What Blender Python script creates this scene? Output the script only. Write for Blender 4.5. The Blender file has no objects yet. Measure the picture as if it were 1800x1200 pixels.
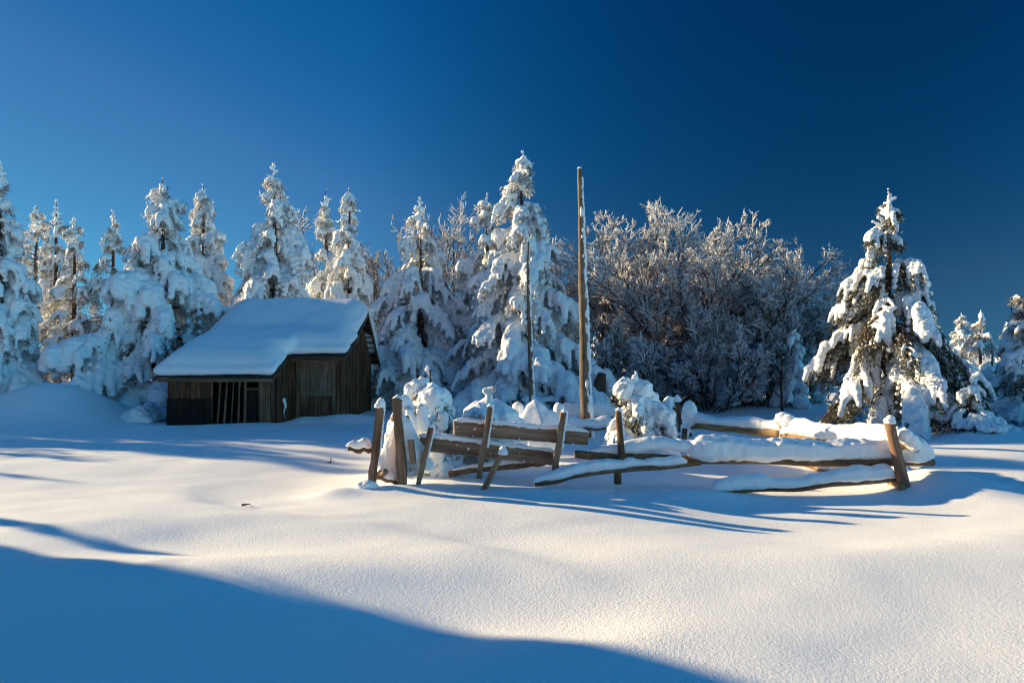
import bpy, bmesh, math, random
import numpy as np
from mathutils import Vector

sc = bpy.context.scene
COL = sc.collection
# ------------------------------------------------------------------ camera
camd = bpy.data.cameras.new('camera'); cam = bpy.data.objects.new('camera', camd); COL.objects.link(cam)
cam.location = (0, 0, 1.7); cam.rotation_euler = (math.pi/2, 0, 0)
camd.lens = 24; camd.shift_y = 30/1800; camd.clip_start = 0.05; camd.clip_end = 3000
sc.camera = cam
# ------------------------------------------------------------------ sun + sky
SUN_EL, SUN_BACK = 15.5, 22.0          # elevation; degrees behind the picture plane, on the left
el, bk = math.radians(SUN_EL), math.radians(SUN_BACK)
S = Vector((-math.cos(bk)*math.cos(el), math.sin(bk)*math.cos(el), math.sin(el)))
sd = bpy.data.lights.new('sun', 'SUN'); sd.energy = 5.0; sd.angle = math.radians(0.55); sd.color = (1.0, 0.775, 0.44)
so = bpy.data.objects.new('sun', sd); COL.objects.link(so); so.rotation_euler = S.to_track_quat('Z', 'Y').to_euler()
so.location = S*60
w = bpy.data.worlds.new('World'); sc.world = w; w.use_nodes = True
nt = w.node_tree; bg = nt.nodes['Background']; bg.inputs[1].default_value = 0.050


def N(nt, t, **k):
    n = nt.nodes.new(t)
    for a, b in k.items():
        setattr(n, a, b)
    return n


def mth(nt, op, a, b=None, clamp=False):
    n = N(nt, 'ShaderNodeMath', operation=op); n.use_clamp = clamp
    for i, q in enumerate((a, b)):
        if q is None:
            continue
        if isinstance(q, (int, float)):
            n.inputs[i].default_value = q
        else:
            nt.links.new(q, n.inputs[i])
    return n.outputs[0]


sky = N(nt, 'ShaderNodeTexSky'); sky.sky_type = 'NISHITA'; sky.sun_disc = False
sky.sun_elevation = el; sky.sun_rotation = math.atan2(S.x, S.y)
sky.altitude = 2500; sky.air_density = 1.0; sky.dust_density = 0.0; sky.ozone_density = 4.0
tc = N(nt, 'ShaderNodeTexCoord')
# deep mountain sky seen through a polarising filter: horizon band lifted, blue channel kept, red and green damped
mp = N(nt, 'ShaderNodeVectorMath', operation='MULTIPLY_ADD'); nt.links.new(tc.outputs['Generated'], mp.inputs[0])
mp.inputs[1].default_value = (1, 1, 0.85); mp.inputs[2].default_value = (0, 0, 0.17)
nt.links.new(mp.outputs[0], sky.inputs[0])
sep = N(nt, 'ShaderNodeSeparateColor'); nt.links.new(sky.outputs[0], sep.inputs[0])
cmb = N(nt, 'ShaderNodeCombineColor')
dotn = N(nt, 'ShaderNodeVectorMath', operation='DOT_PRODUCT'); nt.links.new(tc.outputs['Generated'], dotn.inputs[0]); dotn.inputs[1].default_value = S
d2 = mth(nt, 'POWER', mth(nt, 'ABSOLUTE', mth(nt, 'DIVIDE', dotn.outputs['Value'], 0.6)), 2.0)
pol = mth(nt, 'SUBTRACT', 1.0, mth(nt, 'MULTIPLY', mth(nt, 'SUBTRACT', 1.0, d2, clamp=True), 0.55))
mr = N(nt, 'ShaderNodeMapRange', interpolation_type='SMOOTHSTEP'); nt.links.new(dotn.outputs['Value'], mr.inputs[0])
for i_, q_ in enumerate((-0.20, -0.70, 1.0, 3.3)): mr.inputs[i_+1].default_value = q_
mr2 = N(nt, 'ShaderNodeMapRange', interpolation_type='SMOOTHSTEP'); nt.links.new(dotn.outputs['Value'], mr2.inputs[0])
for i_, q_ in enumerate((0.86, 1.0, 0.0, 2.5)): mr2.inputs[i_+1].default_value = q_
bst = mth(nt, 'ADD', mr.outputs[0], mr2.outputs[0])     # sky brightened opposite and around the sun, added to lift the shade
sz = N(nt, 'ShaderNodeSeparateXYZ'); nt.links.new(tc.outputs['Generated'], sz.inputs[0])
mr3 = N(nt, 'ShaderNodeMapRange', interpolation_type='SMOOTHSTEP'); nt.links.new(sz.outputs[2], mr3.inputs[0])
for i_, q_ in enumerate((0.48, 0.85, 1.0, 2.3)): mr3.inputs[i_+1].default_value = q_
bst = mth(nt, 'MULTIPLY', bst, mr3.outputs[0])     # unseen zenith brightened as well, added fill for the shaded snow
ch = []
for i, (g, k) in enumerate(((6.0, 177000.0), (1.6, 2.85), (1.0, 1.10))):
    c = mth(nt, 'MULTIPLY', sep.outputs[i], 0.1)
    ch.append(mth(nt, 'MULTIPLY', mth(nt, 'POWER', c, g), k*10))
ch[1] = mth(nt, 'MINIMUM', ch[1], mth(nt, 'MULTIPLY', ch[2], 0.62)); ch[0] = mth(nt, 'MINIMUM', ch[0], mth(nt, 'MULTIPLY', ch[1], 0.235))
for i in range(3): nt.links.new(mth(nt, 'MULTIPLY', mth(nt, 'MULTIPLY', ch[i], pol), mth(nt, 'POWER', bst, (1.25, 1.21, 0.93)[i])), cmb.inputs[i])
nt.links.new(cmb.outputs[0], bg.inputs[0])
vs = sc.view_settings; vs.view_transform = 'Standard'; vs.look = 'None'; vs.gamma = 1; vs.use_curve_mapping = False; vs.exposure = 1.10
sc.cycles.use_denoising = True
sc.cycles.filter_width = 1.2; sc.cycles.max_bounces = 6; sc.cycles.diffuse_bounces = 4

# ------------------------------------------------------------------ noise + mesh helpers
RT = np.random.RandomState(7).rand(32, 32, 32).astype(np.float32)


def vnoise(p):
    p = np.asarray(p, np.float32); i = np.floor(p).astype(int); f = p-i; f = f*f*(3-2*f)
    x0, y0, z0 = (i[:, 0] & 31), (i[:, 1] & 31), (i[:, 2] & 31); x1, y1, z1 = (x0+1) & 31, (y0+1) & 31, (z0+1) & 31
    fx, fy, fz = f[:, 0], f[:, 1], f[:, 2]
    a = RT[x0, y0, z0]*(1-fx)+RT[x1, y0, z0]*fx; b = RT[x0, y1, z0]*(1-fx)+RT[x1, y1, z0]*fx
    c = RT[x0, y0, z1]*(1-fx)+RT[x1, y0, z1]*fx; d = RT[x0, y1, z1]*(1-fx)+RT[x1, y1, z1]*fx
    return ((a*(1-fy)+b*fy)*(1-fz)+(c*(1-fy)+d*fy)*fz)*2-1


class MB:
    """collects vertices, tris, quads, per-vertex grain coordinate and per-vertex value"""
    def __init__(s):
        s.v, s.t, s.q, s.g, s.r, s.n = [], [], [], [], [], 0

    def add(s, v, t=None, q=None, g=None, r=0.0):
        v = np.asarray(v, np.float32).reshape(-1, 3)
        if t is not None and len(t): s.t.append(np.asarray(t, np.int64).reshape(-1, 3)+s.n)
        if q is not None and len(q): s.q.append(np.asarray(q, np.int64).reshape(-1, 4)+s.n)
        s.v.append(v); s.g.append(v if g is None else np.asarray(g, np.float32))
        s.r.append(np.full(len(v), r, np.float32) if np.isscalar(r) else np.asarray(r, np.float32))
        s.n += len(v)

    def mesh(s, name, smooth=True):
        v = np.concatenate(s.v); t = np.concatenate(s.t) if s.t else np.zeros((0, 3), int); q = np.concatenate(s.q) if s.q else np.zeros((0, 4), int)
        me = bpy.data.meshes.new(name); me.vertices.add(len(v)); me.vertices.foreach_set('co', v.ravel())
        nl = len(t)*3+len(q)*4; me.loops.add(nl); me.loops.foreach_set('vertex_index', np.concatenate((t.ravel(), q.ravel())).astype(np.int32))
        nf = len(t)+len(q); me.polygons.add(nf)
        ls = np.concatenate((np.arange(len(t))*3, len(t)*3+np.arange(len(q))*4)).astype(np.int32)
        me.polygons.foreach_set('loop_start', ls)
        me.polygons.foreach_set('use_smooth', np.full(nf, smooth))
        a = me.attributes.new('gc', 'FLOAT_VECTOR', 'POINT'); a.data.foreach_set('vector', np.concatenate(s.g).ravel())
        a = me.attributes.new('rnd', 'FLOAT', 'POINT'); a.data.foreach_set('value', np.concatenate(s.r))
        me.update(calc_edges=True); me.validate()
        return me


def link(name, me, mat, parent=None, loc=None):
    o = bpy.data.objects.new(name, me); COL.objects.link(o)
    if mat is not None and not len(me.materials): me.materials.append(mat)
    if parent is not None: o.parent = parent
    if loc is not None: o.location = loc
    return o


def obj(name, mb, mat, parent=None, smooth=True, loc=None):
    return link(name, mb.mesh(name, smooth), mat, parent, loc)


def tag(o, label, cat, group=None):
    o['label'] = label; o['category'] = cat
    if group: o['group'] = group
    return o


def thing(name, label, cat, loc=(0, 0, 0), group=None):
    o = bpy.data.objects.new(name, None); COL.objects.link(o); o.location = loc; o.empty_display_size = 0.3
    return tag(o, label, cat, group)


def ico(n):
    bm = bmesh.new(); bmesh.ops.create_icosphere(bm, subdivisions=n, radius=1.0)
    v = np.array([x.co[:] for x in bm.verts], np.float32); f = np.array([[x.index for x in p.verts] for p in bm.faces]); bm.free()
    return v, f


ICO1, ICO2, ICO3 = ico(1), ico(2), ico(3)


def balls(mb, c, r, tpl=None):
    v, f = tpl or ICO1
    c = np.asarray(c, np.float32).reshape(-1, 3); r = np.asarray(r, np.float32)
    if r.ndim == 1: r = np.repeat(r[:, None], 3, 1)
    n = len(c); V = v[None]*r[:, None, :]+c[:, None, :]; F = f[None]+(np.arange(n)*len(v))[:, None, None]
    mb.add(V.reshape(-1, 3), t=F.reshape(-1, 3))


def frame(d):
    d = d/np.maximum(np.linalg.norm(d, axis=-1, keepdims=True), 1e-9)
    h = np.where(np.abs(d[..., 2:3]) > 0.9, np.array([1.0, 0, 0]), np.array([0, 0, 1.0]))
    a = np.cross(d, h); a /= np.maximum(np.linalg.norm(a, axis=-1, keepdims=True), 1e-9); b = np.cross(d, a)
    return a, b


def tubes(mb, P, R, sides=5, gs=None, cap=False, rnd=None, wob=0):
    """P (N,K,3) polylines, R (N,K) radii"""
    P = np.asarray(P, np.float32); R = np.asarray(R, np.float32); n, k, _ = P.shape
    D = np.gradient(P, axis=1) if k > 2 else np.repeat((P[:, 1:]-P[:, :1]), 2, 1)
    A, B = frame(np.repeat(D.mean(1, keepdims=True), k, 1))
    th = np.arange(sides)*2*np.pi/sides
    ring = (np.cos(th)[None, None, :, None]*A[:, :, None]+np.sin(th)[None, None, :, None]*B[:, :, None])
    V = P[:, :, None]+ring*R[:, :, None, None]
    if wob:
        V = V+ring*(vnoise(V.reshape(-1, 3)*2.3+11)*wob).reshape(V.shape[:3])[..., None]*R[:, :, None, None]+ring*(vnoise(V.reshape(-1, 3)*9+3)*wob*.5).reshape(V.shape[:3])[..., None]*R[:, :, None, None]
    L = np.concatenate((np.zeros((n, 1)), np.cumsum(np.linalg.norm(np.diff(P, axis=1), axis=2), 1)), 1)
    off = (np.arange(n)*3.71)[:, None, None] if gs is None else np.full((n, 1, 1), gs)
    G = np.stack((np.repeat((L[:, :, None]+off), sides, 2), np.cos(th)[None, None]*R[:, :, None]+off, np.sin(th)[None, None]*R[:, :, None]+off*1.3), -1)
    j = np.arange(sides); jn = (j+1) % sides
    base = (np.arange(n)[:, None, None]*k+np.arange(k-1)[None, :, None])*sides
    Q = np.stack((base+j, base+jn, base+sides+jn, base+sides+j), -1).reshape(-1, 4)
    T = None
    if cap:
        T = []
        for i in range(n):
            for e, fl in ((0, 1), (k-1, 0)):
                b = (i*k+e)*sides
                for m in range(1, sides-1):
                    T.append((b, b+m+1, b+m) if fl else (b, b+m, b+m+1))
    rr = 0.0 if rnd is None else np.repeat(np.asarray(rnd, np.float32), k*sides)
    mb.add(V.reshape(-1, 3), t=T, q=Q, g=G.reshape(-1, 3), r=rr)


def box(mb, c, half, rot=None, gs=0.0, along=0, jit=0.0, seg=1):
    """box; c centre, half sizes, rot = 3x3 numpy, along = axis of the grain; seg cuts along that axis with jitter"""
    rng = np.random.RandomState(int(abs(gs)*1000) % 99991)
    ax = [along, (along+1) % 3, (along+2) % 3]
    k = seg+1; V = []
    for i in range(k):
        s = -1+2*i/seg
        for a, b in ((-1, -1), (1, -1), (1, 1), (-1, 1)):
            p = np.zeros(3); p[ax[0]] = s*half[ax[0]]; p[ax[1]] = a*half[ax[1]]; p[ax[2]] = b*half[ax[2]]
            p += rng.uniform(-jit, jit, 3); V.append(p)
    V = np.array(V); Q = []
    for i in range(seg):
        for j in range(4):
            b = i*4; Q.append((b+j, b+(j+1) % 4, b+4+(j+1) % 4, b+4+j))
    Q.append((3, 2, 1, 0)); b = seg*4; Q.append((b, b+1, b+2, b+3))
    G = V[:, ax]+gs
    if rot is not None: V = V@np.asarray(rot).T
    mb.add(V+np.asarray(c), q=Q, g=G)


def rot_from(xdir, up=(0, 0, 1)):
    x = np.array(xdir, float); x /= np.linalg.norm(x); u = np.array(up, float); y = np.cross(u, x); y /= np.linalg.norm(y); z = np.cross(x, y)
    return np.stack((x, y, z), 1)


def remesh(mb, name, voxel, smooth=3, noise=((0.03, 3.0),), keep=0.5):
    """fuse overlapping balls into one snow body"""
    me = mb.mesh(name+'_raw'); o = bpy.data.objects.new(name+'_raw', me); COL.objects.link(o)
    m = o.modifiers.new('r', 'REMESH'); m.mode = 'VOXEL'; m.voxel_size = voxel; m.adaptivity = 0
    if smooth:
        m = o.modifiers.new('s', 'SMOOTH'); m.factor = 0.5; m.iterations = smooth
    dg = bpy.context.evaluated_depsgraph_get(); ev = o.evaluated_get(dg)
    out = bpy.data.meshes.new_from_object(ev); out.name = name
    bpy.data.objects.remove(o); bpy.data.meshes.remove(me)
    n = len(out.vertices); co = np.empty(n*3, np.float32); out.vertices.foreach_get('co', co); co = co.reshape(-1, 3)
    no = np.empty(n*3, np.float32); out.vertices.foreach_get('normal', no); no = no.reshape(-1, 3)
    d = np.zeros(n, np.float32)
    for amp, fr in noise: d += amp*vnoise(co*fr+amp*371)
    co = co+no*d[:, None]; out.vertices.foreach_set('co', co.ravel())
    out.polygons.foreach_set('use_smooth', np.ones(len(out.polygons), bool)); out.update()
    return out


# ------------------------------------------------------------------ materials
def mat(name, rough=0.8, spec=0.2):
    m = bpy.data.materials.new(name); m.use_nodes = True; b = m.node_tree.nodes['Principled BSDF']
    b.inputs['Roughness'].default_value = rough; b.inputs['Specular IOR Level'].default_value = spec
    return m, m.node_tree, b


def ramp(nt, fac, stops):
    r = N(nt, 'ShaderNodeValToRGB'); e = r.color_ramp.elements
    while len(e) < len(stops): e.new(0.5)
    for x, (p, c) in zip(e, stops): x.position = p; x.color = (*c, 1)
    nt.links.new(fac, r.inputs[0]); return r.outputs[0]


def noise(nt, vec, scale, detail=4, rough=0.55):
    n = N(nt, 'ShaderNodeTexNoise'); n.inputs['Scale'].default_value = scale; n.inputs['Detail'].default_value = detail; n.inputs['Roughness'].default_value = rough
    nt.links.new(vec, n.inputs['Vector']); return n.outputs['Fac']


def bump(nt, h, strength, dist, normal=None):
    b = N(nt, 'ShaderNodeBump'); b.inputs['Strength'].default_value = strength; b.inputs['Distance'].default_value = dist
    nt.links.new(h, b.inputs['Height'])
    if normal is not None: nt.links.new(normal, b.inputs['Normal'])
    return b.outputs[0]


def geo_pos(nt):
    return N(nt, 'ShaderNodeNewGeometry').outputs['Position']


def snow_material(name, grains, col=(0.87, 0.885, 0.90)):
    m, nt, b = mat(name, 0.55, 0.25); b.inputs['Base Color'].default_value = (*col, 1)
    p = N(nt, 'ShaderNodeTexCoord').outputs['Object']; nrm = None
    for sc_, dist, det in grains:
        nrm = bump(nt, noise(nt, p, sc_, det), 1.0, dist, nrm)
    nt.links.new(nrm, b.inputs['Normal'])
    return m


M_GROUND = snow_material('ground_snow', ((16, 0.003, 2), (46, 0.0055, 4), (125, 0.0042, 3)))
M_SNOW = snow_material('settled_snow', ((11, 0.014, 3), (60, 0.004, 2)))
def rime_material():
    m, nt, b = mat('rime_frost', 0.6, 0.2); b.inputs['Base Color'].default_value = (0.9, 0.9, 0.9, 1)
    tr = N(nt, 'ShaderNodeBsdfTranslucent'); tr.inputs[0].default_value = (0.86, 0.87, 0.90, 1); mx = N(nt, 'ShaderNodeMixShader'); mx.inputs[0].default_value = 0.42
    nt.links.new(b.outputs[0], mx.inputs[1]); nt.links.new(tr.outputs[0], mx.inputs[2]); nt.links.new(mx.outputs[0], nt.nodes['Material Output'].inputs['Surface'])
    return m


M_RIME = rime_material()
M_TREESNOW = snow_material('tree_snow', ((5, 0.05, 3), (19, 0.03, 3)))


def wood_material(name, dark, mid, light, sx=(1.2, 26, 26), bumpd=0.006):
    m, nt, b = mat(name, 0.85, 0.15)
    a = N(nt, 'ShaderNodeAttribute'); a.attribute_name = 'gc'
    mp = N(nt, 'ShaderNodeMapping'); mp.inputs['Scale'].default_value = sx; nt.links.new(a.outputs['Vector'], mp.inputs[0])
    f = noise(nt, mp.outputs[0], 1.0, 6, 0.65)
    mp2 = N(nt, 'ShaderNodeMapping'); mp2.inputs['Scale'].default_value = (1.1, 3, 3); nt.links.new(a.outputs['Vector'], mp2.inputs[0])
    g = noise(nt, mp2.outputs[0], 1.0, 2)
    s = mth(nt, 'ADD', mth(nt, 'MULTIPLY', f, 0.65), mth(nt, 'MULTIPLY', g, 0.45))
    nt.links.new(ramp(nt, s, ((0.36, dark), (0.55, mid), (0.75, light))), b.inputs['Base Color'])
    nt.links.new(bump(nt, f, 1.0, bumpd), b.inputs['Normal'])
    return m


M_BOARD = wood_material('weathered_board', (0.06, 0.035, 0.021), (0.22, 0.138, 0.09), (0.39, 0.275, 0.195))
M_POST = wood_material('weathered_post', (0.055, 0.031, 0.018), (0.23, 0.138, 0.086), (0.43, 0.295, 0.195))
M_LOG = wood_material('barked_log', (0.045, 0.026, 0.016), (0.16, 0.095, 0.055), (0.34, 0.21, 0.12), (6, 14, 14), 0.015)
M_PEELED = wood_material('peeled_log', (0.10, 0.055, 0.025), (0.30, 0.19, 0.09), (0.45, 0.30, 0.16), (2, 20, 20), 0.006)
M_POLE = wood_material('pole_wood', (0.06, 0.042, 0.028), (0.17, 0.125, 0.085), (0.31, 0.24, 0.17), (3, 12, 12), 0.012)
M_HUT = wood_material('hut_plank', (0.026, 0.011, 0.006), (0.115, 0.055, 0.030), (0.27, 0.150, 0.09))
M_HUTLIGHT = wood_material('hut_pale_board', (0.05, 0.029, 0.016), (0.16, 0.098, 0.056), (0.30, 0.20, 0.125))
M_HUTDARK = wood_material('tar_board', (0.009, 0.007, 0.005), (0.018, 0.012, 0.009), (0.04, 0.028, 0.02))
M_TRUNK = wood_material('pine_bark', (0.03, 0.018, 0.012), (0.085, 0.05, 0.034), (0.16, 0.10, 0.07), (8, 16, 16), 0.02)
M_TWIG = wood_material('twig_bark', (0.025, 0.013, 0.011), (0.085, 0.042, 0.034), (0.17, 0.09, 0.075), (4, 10, 10), 0.0)
M_DARK, _nt, _b = mat('interior_shade', 0.9, 0.05); _b.inputs['Base Color'].default_value = (0.006, 0.006, 0.007, 1)
M_TILE, _nt, _b = mat('roof_sheet', 0.7, 0.2); _b.inputs['Base Color'].default_value = (0.03, 0.03, 0.034, 1)
M_METAL, _nt, _b = mat('old_iron', 0.6, 0.4); _b.inputs['Base Color'].default_value = (0.10, 0.085, 0.08, 1); _b.inputs['Metallic'].default_value = 0.6


def needle_material(name, stops):
    m, nt, b = mat(name, 0.7, 0.15)
    a = N(nt, 'ShaderNodeAttribute'); a.attribute_name = 'rnd'
    c = ramp(nt, a.outputs['Fac'], stops); nt.links.new(c, b.inputs['Base Color'])
    tr = N(nt, 'ShaderNodeBsdfTranslucent'); nt.links.new(c, tr.inputs[0])
    mx = N(nt, 'ShaderNodeMixShader'); mx.inputs[0].default_value = 0.45
    nt.links.new(b.outputs[0], mx.inputs[1]); nt.links.new(tr.outputs[0], mx.inputs[2])
    nt.links.new(mx.outputs[0], nt.nodes['Material Output'].inputs['Surface'])
    return m


M_NEEDLE = needle_material('frosted_needles', ((0.0, (0.035, 0.04, 0.025)), (0.33, (0.09, 0.08, 0.055)), (0.5, (0.30, 0.28, 0.25)), (1.0, (0.78, 0.79, 0.80))))
M_NEEDLEDARK = needle_material('pine_needles', ((0.0, (0.03, 0.04, 0.02)), (0.5, (0.085, 0.085, 0.045)), (0.75, (0.22, 0.21, 0.17)), (1.0, (0.7, 0.7, 0.7))))


def P(px, py, Y):
    return np.array(((px-900)*Y/1200, Y, 1.7-(py-630)*Y/1200))


# ------------------------------------------------------------------ snow ground
def sst(a, b, x):
    t = np.clip((x-a)/(b-a), 0, 1); return t*t*(3-2*t)


BUMPS = [  # x, y, amp, sx, sy, rot(deg)
    (-12.4, 18.8, .80, 1.1, 1.3, 0), (-14.2, 18.3, .35, 1.6, 1.2, 0), (-9.6, 19.6, -.22, .9, .9, 0),
    (2.5, 9.2, -.10, 4.2, 1.1, 0), (-1.55, 8.95, .07, .35, .22, 10), (0.35, 8.85, .05, .5, .2, 0), (2.35, 8.8, .09, .45, .22, 0),
    (5.75, 9.2, .24, .40, .6, 20), (9.9, 14.2, .30, .7, .8, 0), (8.6, 12.5, .06, 2.5, .8, 0),
    (-5.6, 18.15, .12, .25, .35, 0), (-4.6, 18.35, .16, .7, .4, 0), (-6.2, 17.2, .08, .6, .4, 0), (-7.6, 16.9, .07, 1.2, .4, 0),
    (-2.25, 8.75, .10, .25, .2, 0),
    (1.4, 24, .25, 1.5, 1.0, 0), (7.5, 24, .3, 3, 2, 0), (12, 20, .3, 3, 2, 0),
    (-.6, 5.45, .07, 5.0, .40, 4), (-2.1, 5.15, .06, .8, .30, -10), (-3.3, 6.0, -.06, .9, .4, 0), (-.3, 4.35, -.06, .7, .3, 0), (.6, 4.0, .06, .6, .3, 0), (-3.3, 10.5, -.08, 1.0, 1.2, -25), (1.5, 6.9, -.07, 2.5, .8, 5), (-4.5, 6.7, .08, 1.6, .8, -20), (4.2, 6.2, .05, 2, .7, 0),
]


def H(x, y):
    x = np.asarray(x, np.float32); y = np.asarray(y, np.float32); sh = np.broadcast(x, y).shape
    x = np.broadcast_to(x, sh).ravel(); y = np.broadcast_to(y, sh).ravel()
    h = 2.3*sst(34, 110, np.hypot(x, y))
    for bx, by, a, sx, sy, r in BUMPS:
        c, s = math.cos(math.radians(r)), math.sin(math.radians(r)); u = (x-bx)*c+(y-by)*s; v = -(x-bx)*s+(y-by)*c
        h = h+a*np.exp(-.5*((u/sx)**2+(v/sy)**2))
    # drift crest running from the hut side down to the picture's middle
    ax, ay, bx, by = -4.2, 8.9, .6, 5.3; dx, dy = bx-ax, by-ay; L = math.hypot(dx, dy); dx /= L; dy /= L
    t = (x-ax)*dx+(y-ay)*dy; n = -(x-ax)*dy+(y-ay)*dx+.25*np.sin(t*1.1)
    h = h+.11*(1/(1+np.exp(np.clip(n/.13, -30, 30)))-.5)*np.exp(-np.abs(n)/1.2)*sst(-.6, .8, t)*sst(L+.8, L-1.5, t)
    z0 = np.zeros_like(x)
    h = h+.060*vnoise(np.stack((x*.28, y*.42, z0), 1))+.026*vnoise(np.stack((x*.7+9, y*1.1, z0+3), 1))+.008*vnoise(np.stack((x*2.0, y*3.1, z0+7), 1))
    h = h+.25*vnoise(np.stack((x*.07, y*.07, z0+5), 1))*sst(20, 45, np.hypot(x, y))
    return h.reshape(sh)


def h1(x, y):
    return float(H(np.array([x]), np.array([y]))[0])


def axis(pts):
    out = [pts[0][0]]
    for (a, s0), (b, s1) in zip(pts, pts[1:]):
        x = a
        while x < b:
            x += s0+(s1-s0)*(x-a)/(b-a); out.append(min(x, b))
    return np.unique(np.array(out))


xs = axis([(-400, 30), (-60, 3), (-22, .4), (-9, .09), (-3, .05), (4, .05), (9, .09), (22, .4), (60, 3), (400, 30)])
ys = axis([(-150, 12), (-10, 1.0), (1.5, .25), (2.8, .05), (10.5, .05), (20, .1), (40, .5), (120, 5), (500, 40)])
X, Y = np.meshgrid(xs, ys); Z = H(X, Y); nx, ny = len(xs), len(ys)
mb = MB(); ii = (np.arange(ny-1)[:, None]*nx+np.arange(nx-1)[None]).ravel()
mb.add(np.stack((X, Y, Z), -1).reshape(-1, 3), q=np.stack((ii, ii+1, ii+nx+1, ii+nx), 1))
g = obj('ground', mb, M_GROUND); g['kind'] = 'structure'; g['label'] = 'deep undulating snow cover of the clearing'


# ------------------------------------------------------------------ conifers
def bez(p0, d, L, up, droop, K):
    """polyline from p0 along horizontal unit d (N,2), rising up*L then drooping droop*L"""
    s = np.linspace(0, 1, K)[None]
    xy = p0[:, None, :2]+d[:, None]*(L[:, None]*s)[..., None]*(1-.12*s*s)[..., None]
    z = p0[:, None, 2]+L[:, None]*(up[:, None]*s-droop[:, None]*s*s)
    return np.concatenate((xy, z[..., None]), 2)


def conifer_meshes(seed, Ht, R, base=0.4, lump=0.15, droop=.6, spacing=.5, nbr=5, gap=.10, needle=60, voxel=.04, shape=1.0, frost=.74,
                   snowy=1.0, paw=.42, nsize=.11, spire=.75, fdroop=1.3, ridge=1.0):
    """returns trunk, needles and snow meshes with the tree's foot at the origin"""
    rg = np.random.RandomState(seed)
    zs, z = [], base
    while z < Ht-.35:
        zs.append(z); z += spacing*(1.0-.30*(z-base)/(Ht-base))*rg.uniform(.75, 1.25)
    p0, dd, LL, up, dr = [], [], [], [], []
    side = rg.uniform(.85, 1.15, 16)
    for z in zs:
        t = 1-(z-base)/(Ht-base)
        n = max(3, int(round(nbr*(.5+.6*t)))); a0 = rg.uniform(0, 6.28)
        for k in range(n):
            if rg.rand() < gap+.30*(1-t)**3: continue
            a = a0+6.283*k/n+rg.uniform(-.35, .35)
            L = max(.10, R*t**shape*rg.uniform(.58, 1.15)*side[int((a % 6.283)/6.284*16)])
            p0.append((0, 0, z+rg.uniform(-.12, .12))); dd.append((math.cos(a), math.sin(a))); LL.append(L)
            up.append((.05+.8*(1-t)**2)*rg.uniform(.4, 1.4)); dr.append(droop*rg.uniform(.6, 1.3)*min(1, .35+.45*L)/(1+.16*max(0, L-1)))
    p0 = np.array(p0); dd = np.array(dd); LL = np.array(LL); up = np.array(up); dr = np.array(dr); nb = len(LL)
    B = bez(p0, dd, LL, up, dr, 9)
    B[..., 2] = np.maximum(B[..., 2], .12+.12*rg.rand(nb, 1))
    # fingers of each bough: closely set side shoots that fuse into a pad with a scalloped hanging edge
    fp, fd, fl, fu, fdr, fb = [], [], [], [], [], []
    for i in range(nb):
        L = LL[i]; a0 = math.atan2(dd[i, 1], dd[i, 0]); m = max(2, int(L/.125)); wmax = min(paw, .42*L)*rg.uniform(.7, 1.25); load = rg.uniform(.65, 1.25)*(1 if rg.rand() < .45+.55*snowy else .25)
        for k in range(m):
            s = .22+.72*(k+rg.rand()*.7)/m; sg = 1 if (k % 2) else -1
            q = s*8; j = int(q); pt = B[i, j]*(1-q+j)+B[i, min(8, j+1)]*(q-j)
            fp.append(pt); a = a0+sg*rg.uniform(.45, 1.1); fd.append((math.cos(a), math.sin(a)))
            fl.append(max(.06, wmax*(.45+.8*math.sin(math.pi*min(1, .15+.8*s)))*rg.uniform(.6, 1.2))); fu.append(rg.uniform(-.2, .25)); fdr.append(rg.uniform(.7, 1.0+fdroop)); fb.append(load*rg.uniform(.75 if ridge > .9 else .3, 1.2 if ridge > .9 else 1.55))
        fp.append(B[i, 7]); fd.append((math.cos(a0), math.sin(a0))); fl.append(min(.5, .10+.14*L)*rg.uniform(.7, 1.2)); fu.append(-.3); fdr.append(rg.uniform(.5, 1.2)); fb.append(load)
    fp = np.array(fp); fd = np.array(fd); fl = np.array(fl); fb = np.array(fb)[:, None]
    F = bez(fp, fd, fl, np.array(fu), np.array(fdr), 5); nf = len(fl)
    F[..., 2] = np.maximum(F[..., 2], .06)
    sm = MB()
    tz = np.clip(1-(B[:, :1, 2]-base)/(Ht-base), 0, 1)
    lr = lump*(.36+.44*tz**.7)
    s = np.linspace(0, 1, 9)[None]
    keepb = rg.rand(nb) < .25+.75*snowy
    rb = ridge*lr*(.35+.75*np.sin(np.pi*np.clip(s*.85+.12, 0, 1)))*rg.uniform(.7, 1.2, (nb, 9))
    C = B.copy(); C[..., 2] += rb*.55
    sel = (keepb[:, None] & (s > .2)); balls(sm, C[sel], np.stack((rb[sel], rb[sel], rb[sel]*.9), 1))
    fz = np.clip(1-(fp[:, 2]-base)/(Ht-base), 0, 1)
    u = np.linspace(0, 1, 5)[None]
    rf = lump*(.31+.37*fz[:, None]**.7)*fb*(.80+.35*np.sin(np.pi*np.clip(u*.8+.1, 0, 1)))*rg.uniform(.75, 1.2, (nf, 5))
    F2 = np.empty((nf, 9, 3)); F2[:, ::2] = F; F2[:, 1::2] = (F[:, 1:]+F[:, :-1])/2
    r2 = np.empty((nf, 9)); r2[:, ::2] = rf; r2[:, 1::2] = (rf[:, 1:]+rf[:, :-1])/2
    C = F2.copy(); C[..., 2] += r2*.45
    sel = r2 > voxel*.85
    balls(sm, C[sel], r2[sel])
    # leader: a knobbly spire
    k = max(8, int(spire/.06)); lz = np.linspace(Ht-spire-.3, Ht, k); lr_ = np.linspace(.085, .042, k)*rg.uniform(.6, 1.5, k)*min(1.1, .35+Ht/9)
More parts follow.
